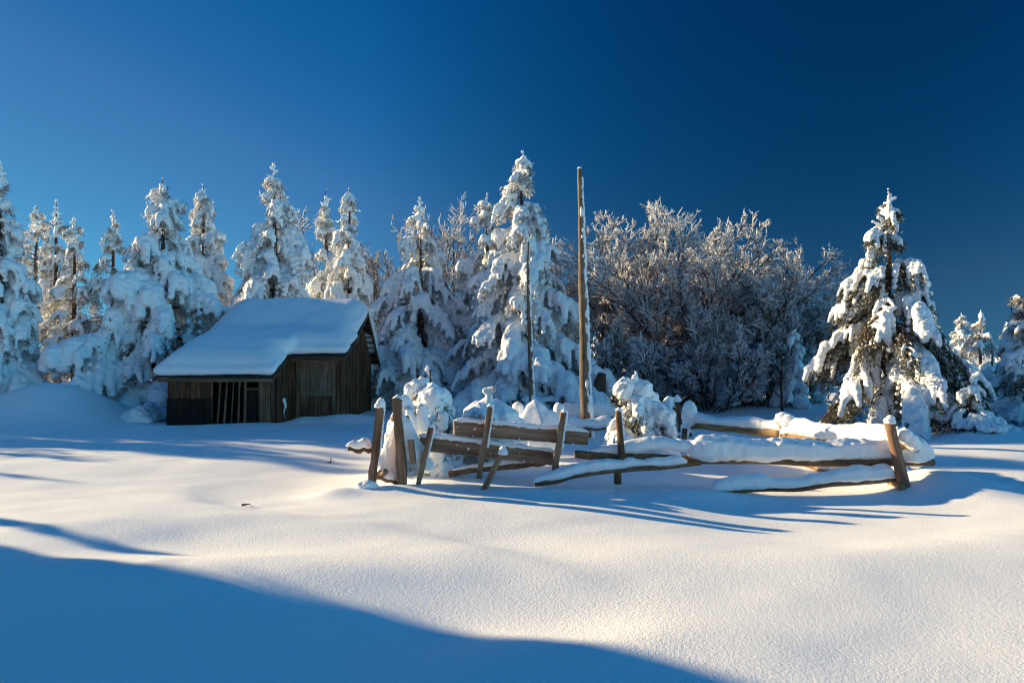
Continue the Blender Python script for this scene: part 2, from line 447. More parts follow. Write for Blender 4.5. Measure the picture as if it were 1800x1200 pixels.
    balls(sm, np.stack((rg.uniform(-.03, .03, k), rg.uniform(-.03, .03, k), lz), 1), np.maximum(lr_, voxel*.9))
    for q in range(int(spire*12)):
        a = rg.uniform(0, 6.28); f = rg.uniform(.05, 1); zz = Ht-.05-f*spire; l = (.06+.26*f*rg.uniform(.5, 1.2))*min(1, .3+Ht/7)
        tt = np.linspace(.2, 1, 4)[:, None]; balls(sm, np.array((0, 0, zz))+tt*np.array((math.cos(a)*l, math.sin(a)*l, l*.45)), np.full(4, max(.045, voxel))*rg.uniform(.9, 1.4))
    snow = remesh(sm, 'snow_load', voxel, 1, ((lump*.08, 2.6), (lump*.14, 8), (lump*.08, 17)))
    # needles: thin sprays below and around each finger and bough
    nm = MB()
    Q = np.concatenate((F2.reshape(-1, 3), B[:, 3:].reshape(-1, 3))); n = int(needle*(fl.sum()+LL.sum())*1.5)
    idx = rg.randint(0, len(Q), n); c = Q[idx]+rg.normal(0, 1, (n, 3))*np.array((.06, .06, .05))*(lump/.15)-np.array((0, 0, .09))-np.concatenate((Q[idx][:, :2]*.05, np.zeros((n, 1))), 1)
    out = c.copy(); out[:, 2] = 0; out /= np.maximum(np.linalg.norm(out, axis=1, keepdims=True), .2)
    d = out*.5+rg.normal(0, .5, (n, 3))+np.array((0, 0, -.55)); d /= np.linalg.norm(d, axis=1, keepdims=True)
    A, Bv = frame(d); ln = nsize*rg.uniform(.6, 1.3, (n, 1)); wd = ln*rg.uniform(.09, .18, (n, 1))
    th = rg.uniform(0, 6.28, (n, 1)); sd_ = A*np.cos(th)+Bv*np.sin(th)
    V = np.stack((c-sd_*wd, c+sd_*wd, c+d*ln+sd_*wd*.4, c+d*ln-sd_*wd*.4), 1).reshape(-1, 3)
    rr = np.clip(rg.normal(frost, .25, n), 0, 1)
    nm.add(V, q=np.arange(n*4).reshape(-1, 4), r=np.repeat(rr, 4))
    needles = nm.mesh('needles', False)
    tm = MB(); k = 10; tzs = np.linspace(-.3, Ht-.05, k); r0 = .015*Ht+.03
    tp = np.stack((vnoise(np.stack((tzs*.4, tzs*0+seed, tzs*0), 1))*.04, vnoise(np.stack((tzs*.4, tzs*0+seed+9, tzs*0), 1))*.04, tzs), 1)
    tubes(tm, tp[None], (r0*(1-np.linspace(0, 1, k))**.85+.012)[None], 9, wob=.1)
    tubes(tm, B, (np.linspace(.030, .010, 9)[None]*(.5+LL[:, None]/2.2)), 4)
    tubes(tm, F, np.full((nf, 5), .008)*np.linspace(1, .5, 5)[None], 3)
    return tm.mesh('trunk'), needles, snow


TREES = {}


def conifer(label, px, ptop, Yd, Rpx, seed, group=None, nmat=None, name='snowy_spruce', pbase=None, x=None, height=None, **k):
    xx = (px-900)*Yd/1200 if x is None else x
    zg = h1(xx, Yd)-.05
    Ht = 1.7-(ptop-630)*Yd/1200-zg if height is None else height
    R = Rpx*Yd/1200 if x is None else Rpx
    t = thing(name, label, 'tree', (xx, Yd, zg), group)
    a, b, c = conifer_meshes(seed, Ht, R, **k)
    link('trunk', a, M_TRUNK, t); cr = link('crown', b, nmat or M_NEEDLE, t); link('snow_load', c, M_TREESNOW, cr)
    return t


def copy_tree(o, parent=None):
    c = o.copy(); COL.objects.link(c)
    if parent is not None: c.parent = parent
    for ch in list(o.children): copy_tree(ch, c)
    return c


G_SP = 'snow laden conifers behind the hut and the enclosure'
T1 = conifer('tall snow laden spruce cut by the left edge of the picture', 0, 285, 20, 112, 11, lump=.19, nbr=6, gap=.05, droop=.62)
T4 = conifer('broadest snow laden spruce, its drooping boughs reaching the ground just left of the hut', 286, 312, 21.5, 232, 112, gap=.05, lump=.24, droop=.6, spacing=.6, shape=1.0, paw=.5, voxel=.045, nbr=6, spire=.9)
T5 = conifer('slender frosted spruce directly right of the broadest left spruce', 357, 324, 26, 112, 13, lump=.19, shape=.92, nbr=6, gap=.06)
T6 = conifer('pointed snow laden spruce rising behind the left end of the hut roof', 482, 288, 25, 160, 14, nbr=6, gap=.06, lump=.21, droop=.58, spacing=.56, shape=1.0, paw=.5)
T7 = conifer('thin frosted spruce, left one of the close pair above the hut ridge', 574, 333, 30, 88, 15, nbr=6, lump=.18, shape=.98, voxel=.05)
T8 = conifer('thin snowy spruce, right one of the close pair above the hut ridge', 614, 330, 27.5, 84, 16, nbr=6, lump=.18, shape=.95, voxel=.05)
T10 = conifer('snow laden spruce standing between the hut gable and the tallest spruce', 738, 347, 24, 158, 17, nbr=6, gap=.06, lump=.20, droop=.62, spacing=.55, shape=.98, paw=.5)
T11 = conifer('lower frosted spruce half hidden behind the left side of the tallest spruce', 856, 340, 25.5, 126, 18, nbr=6, lump=.18, shape=.95, voxel=.05)
T12 = conifer('tallest snow laden spruce in the middle, behind the thin bare pole', 917, 266, 21.5, 196, 19, lump=.185, droop=.65, spacing=.5, shape=.98, paw=.42, nbr=7, gap=.10, spire=1.0)
T16 = conifer('open dark needled pine with separate snow clumps, right of the rail fence', 1562, 332, 16.5, 190, 20, ridge=.5, nmat=M_NEEDLEDARK, name='snowy_pine', base=1.25, lump=.118, droop=.85, spacing=.38, nbr=6, gap=.16,
              needle=125, voxel=.028, shape=1.05, frost=.60, snowy=.72, paw=.30, nsize=.10, spire=.9, fdroop=1.4)
T17 = conifer('little snow weighed pine sapling at the foot of the open dark pine', 1706, 648, 14.3, 54, 21, nmat=M_NEEDLEDARK, name='pine_sapling', base=.2, lump=.10, droop=.9, spacing=.2, shape=.85, needle=80, voxel=.024, frost=.5, paw=.24, nsize=.07, snowy=.85, spire=.12, fdroop=1.3)
T18 = conifer('small open frosted pine seen far off between the dark pine and the right edge', 1724, 545, 24, 52, 22, name='snowy_pine', lump=.12, droop=.4, spacing=.42, shape=.8, snowy=.6, voxel=.05)
T19 = conifer('dense frosted pine cut by the right edge of the picture', 1815, 498, 17, 84, 23, name='snowy_pine', lump=.13, droop=.45, spacing=.34, shape=.7, frost=.62, snowy=.7, needle=90, voxel=.04, paw=.3)
T20 = conifer('short bushy spruce in the shade behind the right side of the dark pine', 1745, 612, 18.5, 62, 24, lump=.13, droop=.8, spacing=.34, paw=.25)
T15 = conifer('small snow shrouded spruce standing in front of the bare thicket', 1392, 566, 21, 36, 25, lump=.15, droop=1.2, spacing=.36, shape=.6, paw=.25, needle=25, spire=.4)
# frosted pines far left
PK = dict(name='frosted_pine', lump=.12, droop=.35, spacing=.55, nbr=5, frost=.70, snowy=.75, needle=60, gap=.2, voxel=.05, paw=.32, spire=1.3)
T2 = conifer('frosted pine with a bare upper stem, leftmost of the brown tinted group', 62, 362, 31, 72, 26, base=1.6, shape=.62, **PK)
T2b = conifer('tallest frosted pine of the brown tinted group behind the left mound', 99, 352, 30, 74, 27, base=1.8, shape=.6, **PK)
T2c = conifer('frosted pine with a short tip, right end of the brown tinted group', 131, 380, 28.5, 66, 28, base=1.6, shape=.6, **PK)
T3 = conifer('frosted pine with thin tiered top between the brown tinted group and the broadest spruce', 199, 370, 29, 80, 29, shape=.85, **PK)

# woods behind, and the trees outside the left edge that throw the long shadows
FILL = []
rgf = random.Random(4)
srcs = [T5, T7, T8, T11, T3, T2b]
slots = [(30, 40), (120, 42), (165, 36), (235, 38), (320, 36), (400, 37), (445, 34), (540, 38), (660, 40), (690, 36), (790, 37), (980, 38), (1060, 40), (1130, 44), (1210, 42), (1290, 46), (1360, 42), (1440, 46), (1500, 40), (1560, 44), (1640, 42), (1690, 36), (1770, 34), (1830, 38)]
for i, (px, Yd) in enumerate(slots):
    c = copy_tree(srcs[i % len(srcs)]); x = (px-900)*Yd/1200; s = rgf.uniform(.42, .58) if px > 950 else rgf.uniform(.55, .75)
    c.location = (x, Yd, h1(x, Yd)-.05); c.scale = (s*1.25, s*1.25, s); c.rotation_euler = (0, 0, rgf.uniform(0, 6.28))
    c['label'] = 'small frosted tree of the woods, mostly hidden behind the nearer trees'; c['group'] = 'half hidden trees of the woods behind'
SHADE = [  # x, y, scale, source  (all left of the frame)
    (-15.5, 9.25, 1.22, T1), (-13.2, 6.6, .95, T4), (-13.0, 9.9, .37, T8), (-16.5, 3.0, 1.25, T10), (-12.0, 1.2, 1.0, T1), (-24.5, 17.0, .74, T10),
    (-21, 21.5, 1.0, T4), (-25.5, 24.4, 1.38, T6), (-24, 19.6, .78, T8), (-27, 21.2, .8, T7), (-23.5, 22.8, .9, T8), (-21.0, 26.0, 1.3, T6), (-19.3, 24.2, 1.0, T12), (-31, 27, 1.0, T12)]
for i, (x, y, s, src) in enumerate(SHADE):
    c = copy_tree(src); c.location = (x, y, h1(x, y)-.05); c.scale = (s, s, s); c.rotation_euler = (0, 0, 1.3*i+.4)
    c['label'] = 'snow laden tree outside the left edge that casts a long shadow'; c['group'] = 'trees left of the frame'


# ------------------------------------------------------------------ bare frosted thicket
def grow(rg, p, d, L, K, curve):
    """polylines (N,K,3) from p along unit d with upward (or downward) curve"""
    s = np.linspace(0, 1, K)[None, :, None]; wv = rg.normal(0, .10, (len(p), 1, 3))
    return p[:, None]+d[:, None]*L[:, None, None]*s+np.array((0, 0, 1.0))*(curve*L)[:, None, None]*s*s+wv*L[:, None, None]*s*(1-s)*2


def children(rg, Pl, L, m, smin, ang, ratio, upb):
    n, K, _ = Pl.shape; idx = np.repeat(np.arange(n), m); s = smin+(1-smin)*rg.rand(n*m)**.8
    q = s*(K-1); j = np.minimum(q.astype(int), K-2); f = (q-j)[:, None]
    p = Pl[idx, j]*(1-f)+Pl[idx, j+1]*f; t = Pl[idx, j+1]-Pl[idx, j]; t /= np.linalg.norm(t, axis=1, keepdims=True)
    A, B = frame(t); th = rg.uniform(0, 6.28, n*m)[:, None]; a = np.radians(rg.normal(ang, 10, n*m))[:, None]
    d = t*np.cos(a)+(A*np.cos(th)+B*np.sin(th))*np.sin(a)+np.array((0, 0, upb)); d /= np.linalg.norm(d, axis=1, keepdims=True)
    return p, d, L[idx]*ratio*rg.uniform(.55, 1.25, n*m)*(1.15-.55*s)


def bare_meshes(seed, Ht, spread, stems=12, m=(9, 8, 6), frost=.96, clumps=60, single=False, fr=.019):
    rg = np.random.RandomState(seed)
    if single:
        p = np.zeros((1, 3)); d = np.array(((.03, .02, 1.0),)); L = np.array((Ht*.80,))
    else:
        p = rg.normal(0, 1, (stems, 3))*np.array((.12*Ht*spread, .3, 0)); a = rg.uniform(0, 6.28, stems); tl = rg.uniform(.05, 1.0, stems)**.8*spread
        d = np.stack((np.cos(a)*tl, np.sin(a)*tl*.8, np.full(stems, 1.0)), 1); d /= np.linalg.norm(d, axis=1, keepdims=True); L = Ht*rg.uniform(.62, .88, stems)*d[:, 2]**.35
    S0 = grow(rg, p, d, L, 7, np.full(len(L), .02))
    p1, d1, L1 = children(rg, S0, L, m[0]*(3 if single else 1), .22 if single else .12, 42, .42, .12); S1 = grow(rg, p1, d1, L1, 5, np.full(len(L1), .14))
    p2, d2, L2 = children(rg, S1, L1, m[1], .15, 42, .46, .10); S2 = grow(rg, p2, d2, L2, 4, np.full(len(L2), .12))
    p3, d3, L3 = children(rg, S2, L2, m[2], .12, 48, .55, .06); L3 = np.maximum(L3, .10); S3 = grow(rg, p3, d3, L3, 3, np.full(len(L3), .1))
    wm = MB()
    tubes(wm, S0, np.linspace(.017*Ht if single else .006*Ht, .010, 7)[None]*rg.uniform(.7, 1.2, (len(L), 1)), 6)
    tubes(wm, S1, np.linspace(.022, .009, 5)[None].repeat(len(L1), 0), 4); tubes(wm, S2, np.linspace(.011, .006, 4)[None].repeat(len(L2), 0), 3); tubes(wm, S3, np.linspace(.007, .004, 3)[None].repeat(len(L3), 0), 3)
    fm = MB()
    for S_, rad, pr in ((S1, .015, .7), (S2, fr, frost*.92), (S3, fr*.95, frost)):
        k = rg.rand(len(S_)) < pr; Q = S_[k].copy(); hh = np.clip(Q[:, 0, 2]/Ht, 0, 1); r = rad*rg.uniform(.5, 1.3, (len(Q), 1))*(.65+.5*hh[:, None])
        Q[..., 2] += r*.75; K = Q.shape[1]
        tubes(fm, Q, np.repeat(r, K, 1)*np.concatenate(([.6], np.ones(K-2), [.45]))[None], 4)
    if clumps:
        allp = np.concatenate((S1.reshape(-1, 3), S2[:, :2].reshape(-1, 3))); wgt = np.exp(-allp[:, 2]/(Ht*.33)); wgt /= wgt.sum()
        i = rg.choice(len(allp), clumps, p=wgt); r = rg.uniform(.06, .17, clumps)
        c = np.maximum(allp[i], .1)
        for e in range(3):
            balls(fm, c+rg.normal(0, .6, (clumps, 3))*r[:, None], np.stack((r*rg.uniform(.6, 1.3, clumps), r*rg.uniform(.6, 1.3, clumps), r*rg.uniform(.4, .75, clumps)), 1), ICO2)
    return wm.mesh('branches'), fm.mesh('frost')


def bare(label, px, ptop, Yd, spread, seed, name='bare_bush', group=None, cat='bush', **k):
    x = (px-900)*Yd/1200; zg = h1(x, Yd)-.05; t = thing(name, label, cat, (x, Yd, zg), group)
    a, b = bare_meshes(seed, 1.7-(ptop-630)*Yd/1200-zg, spread, **k)
    br = link('branches', a, M_TWIG, t); link('frost', b, M_RIME, br)
    return t


B1 = bare('largest frosted bare bush fanning out in the middle of the thicket', 1232, 366, 22.5, 1.0, 41, stems=22, m=(10, 9, 8), clumps=200)
B2 = bare('tall leafless tree with dark forked stem and frosted top just right of the tall pole', 1050, 372, 24, .3, 42, name='bare_tree', cat='tree', single=True, m=(9, 9, 7), clumps=40)
B3 = bare('bare frosted bush leaning right, right half of the thicket top', 1335, 440, 23.5, 1.1, 43, stems=18, m=(10, 9, 8), clumps=130)
B4 = bare('frosted bare shrub sloping down at the right end of the thicket', 1415, 530, 23, 1.1, 44, stems=18, m=(10, 9, 7), clumps=90)
B5 = bare('thin stemmed leafless tree between the forked tree and the largest bush', 1128, 418, 23.5, .25, 45, name='bare_tree', cat='tree', single=True, m=(7, 8, 6), clumps=40)
B6 = bare('low twiggy bush in the shade at the left foot of the thicket', 1105, 560, 21.5, 1.0, 46, stems=14, m=(8, 7, 5), clumps=90)
B7 = bare('low snow dusted bush at the foot of the largest bush', 1265, 575, 20.8, 1.1, 47, stems=16, m=(8, 7, 5), clumps=150)
B8 = bare('brown leafless tree showing between the thin pair of spruces and the next spruce', 668, 418, 31, .4, 48, name='bare_tree', cat='tree', stems=9, m=(10, 8, 5), clumps=0, frost=.45)
B9 = bare('frosted leafless tree showing between two spruces left of the tallest spruce', 790, 392, 30, .3, 49, name='bare_tree', cat='tree', stems=6, m=(10, 8, 5), clumps=0, frost=.7)
B10 = bare('leafless frosted tree close behind the right side of the tallest spruce', 985, 420, 26, .3, 50, name='bare_tree', cat='tree', stems=5, m=(10, 8, 5), clumps=20)
B11 = bare('brown leafless bush behind the thin pair of spruces', 545, 385, 33, .4, 51, stems=6, m=(9, 8, 4), clumps=0, frost=.4)
for i, (src, px, yd, sxy, sz_, rz) in enumerate(((B1, 1160, 24.4, .9, .84, 2.0), (B3, 1290, 25.0, .95, 1.06, 3.6), (B4, 1385, 24.6, .9, .9, 2.6))):
    c = copy_tree(src); x = (px-900)*yd/1200; c.location = (x, yd, h1(x, yd)-.05); c.scale = (sxy, sxy, sz_); c.rotation_euler = (0, 0, rz)
    c['label'] = 'frosted bare bush interlaced with its neighbours inside the thicket'; c['group'] = 'interlaced bushes of the bare thicket'
for i, (src, px, yd, s_, rz) in enumerate(((B7, 1170, 21.4, .85, 2.0), (B6, 1340, 21.3, .95, 3.0), (B7, 1430, 21.8, .8, 4.4), (B6, 1035, 22.5, .9, 1.2), (B7, 1215, 22.2, 1.1, 5.2))):
    c = copy_tree(src); x = (px-900)*yd/1200; c.location = (x, yd, h1(x, yd)-.05); c.scale = (s_, s_, s_*.9); c.rotation_euler = (0, 0, rz)
    c['label'] = 'low snow dusted bush at the shaded foot of the thicket'; c['group'] = 'low bushes at the foot of the thicket'
x, yd = (1376-900)*20/1200, 20
t = thing('dead_stem', 'thin dark dead stem upright in front of the bare thicket', 'tree', (x, yd, h1(x, yd)-.1))
a, b = bare_meshes(60, 2.3, .2, single=True, m=(3, 3, 2), clumps=0, frost=.3); br = link('branches', a, M_TWIG, t); link('frost', b, M_RIME, br)


for i, (x, y, s_, src) in enumerate(((-20.5, 18.6, .80, B2), (-21.5, 20.4, 1.0, B5), (-18.5, 16.2, .62, B5))):
    c = copy_tree(src); c.location = (x, y, h1(x, y)-.05); c.scale = (s_, s_, s_); c.rotation_euler = (0, 0, i*1.9)
    c['label'] = 'leafless tree outside the left edge throwing soft streaks of shadow'; c['group'] = 'leafless trees left of the frame'


# ------------------------------------------------------------------ hut
hut = thing('wooden_hut', 'small weathered plank hut with lean to and thick snow on its roof', 'hut', (-6.6, 19.5, 0))
HO = np.array((-6.6, 19.5, 0))


def hadd(name, mb, m, smooth=False, parent=None):
    for i in range(len(mb.v)): mb.v[i] = mb.v[i]-HO
    return obj(name, mb, m, parent or hut, smooth)


XL, XS, XR = -8.72, -6.12, -4.70          # left wall, lean-to side wall, right gable wall
YF, YM, YB = 17.3, 18.65, 22.6            # lean-to front, main front, back
ZP = [(16.95, 1.22), (18.1, 1.74), (19.4, 2.20), (21.0, 3.10), (23.1, 1.32)]


def zr(y):
    return np.interp(y, [a for a, _ in ZP], [b for _, b in ZP])


def xl(y):
    return np.interp(y, [16.95, 18.1, 19.3, 21, 23.1], [-8.86, -8.78, -8.66, -8.55, -8.6])


rgh = np.random.RandomState(5)


def planks(mb, ax, p0, p1, fixed, z0, ztop, wmin=.09, wmax=.16, th=.012, outn=-1, skip=None):
    """vertical planks along axis ax from p0 to p1 at the fixed other coordinate; ztop a function"""
    u = p0
    while u < p1-.02:
        wd = min(rgh.uniform(wmin, wmax), p1-u); uc = u+wd/2; u += wd
        if skip and skip(uc): continue
        zt = ztop(uc)+rgh.uniform(-.01, .0); d = rgh.uniform(0, .030)*outn
        c = (uc, fixed+d, (z0+zt)/2) if ax == 0 else (fixed+d, uc, (z0+zt)/2)
        hf = (wd/2-.006, th, (zt-z0)/2) if ax == 0 else (th, wd/2-.006, (zt-z0)/2)
        box(mb, c, hf, along=2, gs=rgh.uniform(0, 90), jit=.002, seg=3)


mb = MB()
planks(mb, 0, XL, -7.60, YF, -.4, lambda u: 1.22)
w1 = hadd('front_wall', mb, M_HUT)
mb = MB()                       # dark tarred lower panel, one sheet of narrow boards
u = XL-.01
while u < -7.66:
    wd = rgh.uniform(.14, .2); box(mb, (u+wd/2, YF-.040-rgh.uniform(0, .006), .27), (wd/2-.002, .008, .42+rgh.uniform(-.01, .01)), along=2, gs=rgh.uniform(0, 50), jit=.002); u += wd
hadd('tarred_panel', mb, M_HUTDARK)
# open bay with loose slats and a black sheet painted for the shade inside
mb = MB(); box(mb, (-6.85, YF+.30, .4), (.78, .015, .82)); hadd('inside_shade_sheet', mb, M_DARK)
for px, top, w_ in ((-7.60, 1.2, .020), (-7.43, 1.2, .018), (-7.26, 1.2, .024), (-7.09, 1.18, .013), (-6.92, 1.2, .018), (-6.76, 1.2, .032)):
    mb = MB(); ln = rgh.uniform(-.075, -.015)*-1; xd = np.array((ln, 0, 1.0))
    box(mb, (px, YF-.02+rgh.uniform(-.01, .01), .38), (.82, .012, w_), rot_from(xd, (0, 1, 0))@np.array(((1, 0, 0), (0, 0, 1), (0, 1, 0))).T if False else np.stack((xd/np.linalg.norm(xd), (0, 1, 0), np.cross(xd/np.linalg.norm(xd), (0, 1, 0))), 1), along=0, gs=rgh.uniform(0, 90), jit=.004, seg=4)
    hadd('slat', mb, M_HUTLIGHT)
mb = MB(); box(mb, (-6.56, YF-.03, .93), (.20, .014, .022), gs=3.3, jit=.002); hadd('cross_piece', mb, M_HUTLIGHT)
mb = MB(); box(mb, (-6.57, YF+.05, .44), (.17, .012, .47), along=2, gs=8.8, jit=.002); hadd('hatch', mb, M_HUTDARK)
mb = MB(); box(mb, (-6.32, YF-.02, .38), (.085, .02, .80), along=2, gs=14.3, jit=.004, seg=4); box(mb, (-6.18, YF-.01, .36), (.05, .02, .78), along=2, gs=41.2, jit=.004, seg=4); hadd('corner_post', mb, M_HUTLIGHT)
mb = MB(); planks(mb, 1, YF+.03, YM, XS, -.4, lambda v: float(zr(v))-.05, outn=1); hadd('side_wall', mb, M_HUT)
mb = MB(); planks(mb, 0, XS+.02, XR, YM, -.4, lambda u: 1.70, skip=lambda u: -5.74 < u < -4.93); hadd('main_front_wall', mb, M_HUT)
mb = MB(); planks(mb, 1, YM+.02, YB, XR, -.4, lambda v: float(zr(v))-.06, .07, .11, outn=1)
v = YM+.10
while v < YB:                  # cover battens
    box(mb, (XR+.035, v, (float(zr(v))-.5)/2), (.014, .018, (float(zr(v))-.06+.4)/2), along=2, gs=rgh.uniform(0, 90), jit=.002); v += rgh.uniform(.15, .2)
hadd('gable_wall', mb, M_HUT)
mb = MB(); planks(mb, 1, YF, YB, XL+.25, -.4, lambda v: float(zr(v))-.1); hadd('left_wall', mb, M_HUT)
mb = MB(); planks(mb, 0, XL+.25, XR, YB, -.4, lambda u: 1.65, outn=1); hadd('back_wall', mb, M_HUT)
# door
mb = MB(); u = -5.76
while u < -4.93:
    wd = min(.125, -4.92-u); box(mb, (u+wd/2, YM-.03+rgh.uniform(0, .006), .60), (wd/2-.002, .014, 1.0), along=2, gs=rgh.uniform(0, 60), jit=.001, seg=2); u += wd
door = hadd('door', mb, wood_material('door_board', (0.06, 0.037, 0.024), (0.19, 0.125, 0.085), (0.30, 0.22, 0.16)))
mb = MB(); box(mb, (-5.35, YM-.052, .22), (.42, .008, .46), along=2, gs=4.4, jit=.002); hadd('lower_panel', mb, M_HUT, parent=door)
mb = MB(); box(mb, (-5.02, YM-.055, 1.18), (.022, .012, .11)); balls(mb, [(-5.02, YM-.075, 1.18)], [.02]); hadd('handle', mb, M_METAL, parent=door)
mb = MB(); box(mb, (-5.45, YM-.04, 1.67), (.68, .04, .075), gs=6.1, jit=.006, seg=4); hadd('lintel', mb, M_POST)
for xx in (-5.83, -4.86):
    mb = MB(); box(mb, (xx, YM-.035, .65), (.05, .035, .95), along=2, gs=xx*9, jit=.004, seg=3); hadd('door_post', mb, M_HUTLIGHT)
mb = MB(); box(mb, (-5.86, YM-.09, 1.05), (.06, .02, .035)); balls(mb, [(-5.80, YM-.11, 1.05)], [.03]); hadd('padlock', mb, M_METAL)
# roof deck: rafters, sheet with ribbed edge
mb = MB()
for (ya, yb) in ((16.95, 18.1), (18.1, 19.4), (19.4, 21.0), (21.0, 23.1)):
    xr = -5.93 if ya < 18 else -4.42
    za, zb = float(zr(ya)), float(zr(yb)); V = []
    for dz in (0, .035):
        V += [(xl(ya), ya, za+dz), (xr, ya, za+dz), (xr, yb, zb+dz), (xl(yb), yb, zb+dz)]
    mb.add(np.array(V), q=[(3, 2, 1, 0), (4, 5, 6, 7), (0, 1, 5, 4), (1, 2, 6, 5), (2, 3, 7, 6), (3, 0, 4, 7)])
u = -8.82
while u < -5.95:               # ribs of the roof sheet under the snow edge
    tubes(mb, np.array([[(u, 16.90, 1.235), (u, 17.4, 1.47)]]), np.array([[.021, .021]]), 6, cap=True); u += .157
u = -5.85
while u < -4.45:
    tubes(mb, np.array([[(u, 18.04, 1.755), (u, 18.5, 1.92)]]), np.array([[.021, .021]]), 6, cap=True); u += .157
v = 17.1
while v < 18.1:
    tubes(mb, np.array([[(-5.90, v, float(zr(v))+.02), (-6.2, v, float(zr(v))+.02)]]), np.array([[.021, .021]]), 6, cap=True); v += .16
roof = hadd('roof', mb, M_TILE)
mb = MB(); box(mb, (-7.39, 16.97, 1.165), (1.44, .022, .045), gs=2.1, jit=.003, seg=6); hadd('eave_board', mb, M_HUTLIGHT, parent=roof)
mb = MB(); box(mb, (-5.12, 18.10, 1.685), (.72, .022, .035), gs=7.1, jit=.003, seg=4); hadd('eave_board', mb, M_HUT, parent=roof)
for (ya, yb, xx) in ((17.0, 18.1, -5.95), (18.1, 19.4, -4.44), (19.4, 21.0, -4.44), (21.0, 23.1, -4.44)):
    a = np.array((xx, ya, float(zr(ya))-.05)); b = np.array((xx, yb, float(zr(yb))-.05)); mb = MB(); box(mb, (a+b)/2, (np.linalg.norm(b-a)/2, .016, .05), rot_from(b-a), gs=ya, jit=.002)
    hadd('verge_board', mb, M_HUT, parent=roof)
mb = MB(); y = 21.2
while y < 23.1: box(mb, (-4.75, y, float(zr(y))-.045), (.3, .03, .02), gs=y); y += .2
hadd('batten', mb, M_HUT, parent=roof)
# snow blanket
rs = np.random.RandomState(8); C, Rr = [], []
for y in np.arange(16.98, 23.08, .10):
    xr = -5.97 if y < 18.10 else -4.47
    for x in np.arange(xl(y)+.05, xr+.01, .09):
        e = min(x-xl(y), xr-x+.08, (y-16.93) if x < -5.9 else (y-18.1), 23.1-y); r = .135+.075*sst(0, .55, e)
        C.append((x, y, float(zr(y))+r*.93+.03)); Rr.append(r)
        if e > .22: C.append((x, y, float(zr(y))+r*1.45+.03)); Rr.append(r*.85)
mb = MB(); balls(mb, np.array(C)-HO, np.array(Rr))
link('snow_blanket', remesh(mb, 'snow_blanket', .05, 12, ((.030, 1.1), (.010, 4))), M_SNOW, roof)
# snow covered sprig sticking out by the lean-to corner
mb = MB(); k = 9; zz = np.linspace(.15, .62, k); xx = -5.98+.02*np.sin(zz*17)
balls(mb, np.stack((xx, np.full(k, 17.95), zz), 1), np.linspace(.018, .055, k)); t = link('snowy_sprig', remesh(mb, 'sprig_snow', .012, 2, ((.008, 12),)), M_SNOW)
tag(t, 'short snow covered stick standing at the corner between lean to and hut door', 'stick')


# ------------------------------------------------------------------ poles
def pole(label, pts, rad, lumps, seed):
    base = np.array((pts[0][0], pts[0][1], h1(pts[0][0], pts[0][1]))); t = thing('bare_pole', label, 'pole', base)
    a = np.array(pts); k = 24; s = np.linspace(0, 1, k); sp = np.linspace(0, 1, len(a)); Q = np.stack([np.interp(s, sp, a[:, i]) for i in range(3)], 1)-base
    rg = np.random.RandomState(seed); Q[:, 0] += vnoise(np.stack((s*5, s*0+seed, s*0), 1))*.010
    mb = MB(); tubes(mb, Q[None], np.interp(s, sp, rad)[None]*(1+.035*rg.normal(0, 1, (1, k))), 12, gs=seed, cap=True, wob=.08); obj('shaft', mb, M_POLE, t)
    mb = MB()
    for i in range(lumps):
        q = rg.rand()**.9*(k-2)+.3; j = int(q); p = Q[j]*(1-q+j)+Q[j+1]*(q-j); r = np.interp(q/(k-1), sp, rad)
        sz = rg.uniform(.25, 1.0)**1.4*r*.50+.007
        an = rg.normal(-.35, .42)
        balls(mb, [p+np.array((math.cos(an)*r*.95, math.sin(an)*r*.95, 0))], [(sz*.8, sz*.8, sz*rg.uniform(.9, 3.6))], ICO2)
    balls(mb, [Q[-1]+np.array((0, 0, .01))], [(rad[-1]*1.0, rad[-1]*1.0, rad[-1]*.8)], ICO2)
    me = mb.mesh('stuck_snow'); link('stuck_snow', me, M_SNOW, t); return t


D = 15.0
b = P(1032, 765, D); b[2] = -.1
pole('tall bare weathered pole towering over the enclosure, snow stuck on its right side', [b, P(1027, 620, D), P(1022, 450, D), P(1019, 297, D)], (.132, .112, .082, .05), 240, 3)
D = 17.0
b = P(936, 745, D); b[2] = -.1
pole('thinner bare pole standing in front of the tallest spruce', [b, P(934, 650, D), P(930, 540, D), P(928, 425, D)], (.08, .068, .05, .032), 150, 6)


# ------------------------------------------------------------------ fences
def snowpath(mb, pts, rw, hgt, seed=0, step=.03, amp=.35, end=.6):
    """snow lying along a polyline: overlapping flattened balls of half width rw and height hgt"""
    a = np.array(pts, float); seg = np.linalg.norm(np.diff(a, axis=0), axis=1); L = np.concatenate(([0], np.cumsum(seg))); n = max(3, int(L[-1]/step)); s = np.linspace(0, L[-1], n)
    Q = np.stack([np.interp(s, L, a[:, i]) for i in range(3)], 1)
    nv = vnoise(np.stack((s*2.2+seed*7.3, s*0+seed, s*0), 1))*amp+vnoise(np.stack((s*6+seed*3.1, s*0+seed, s*0+4), 1))*amp*.4
    hh = np.interp(s, L, np.broadcast_to(hgt, (len(a),)).astype(float))*(1+nv); ww = np.interp(s, L, np.broadcast_to(rw, (len(a),)).astype(float))*(1+nv*.4)
    e = np.minimum(s, L[-1]-s); f = np.clip(.35+e/.12, 0, 1); hh = hh*f; ww = ww*(.6+.4*f)
    Q[:, 2] += hh*.45; balls(mb, Q, np.stack((ww, ww, np.maximum(hh*.6, .012)), 1))


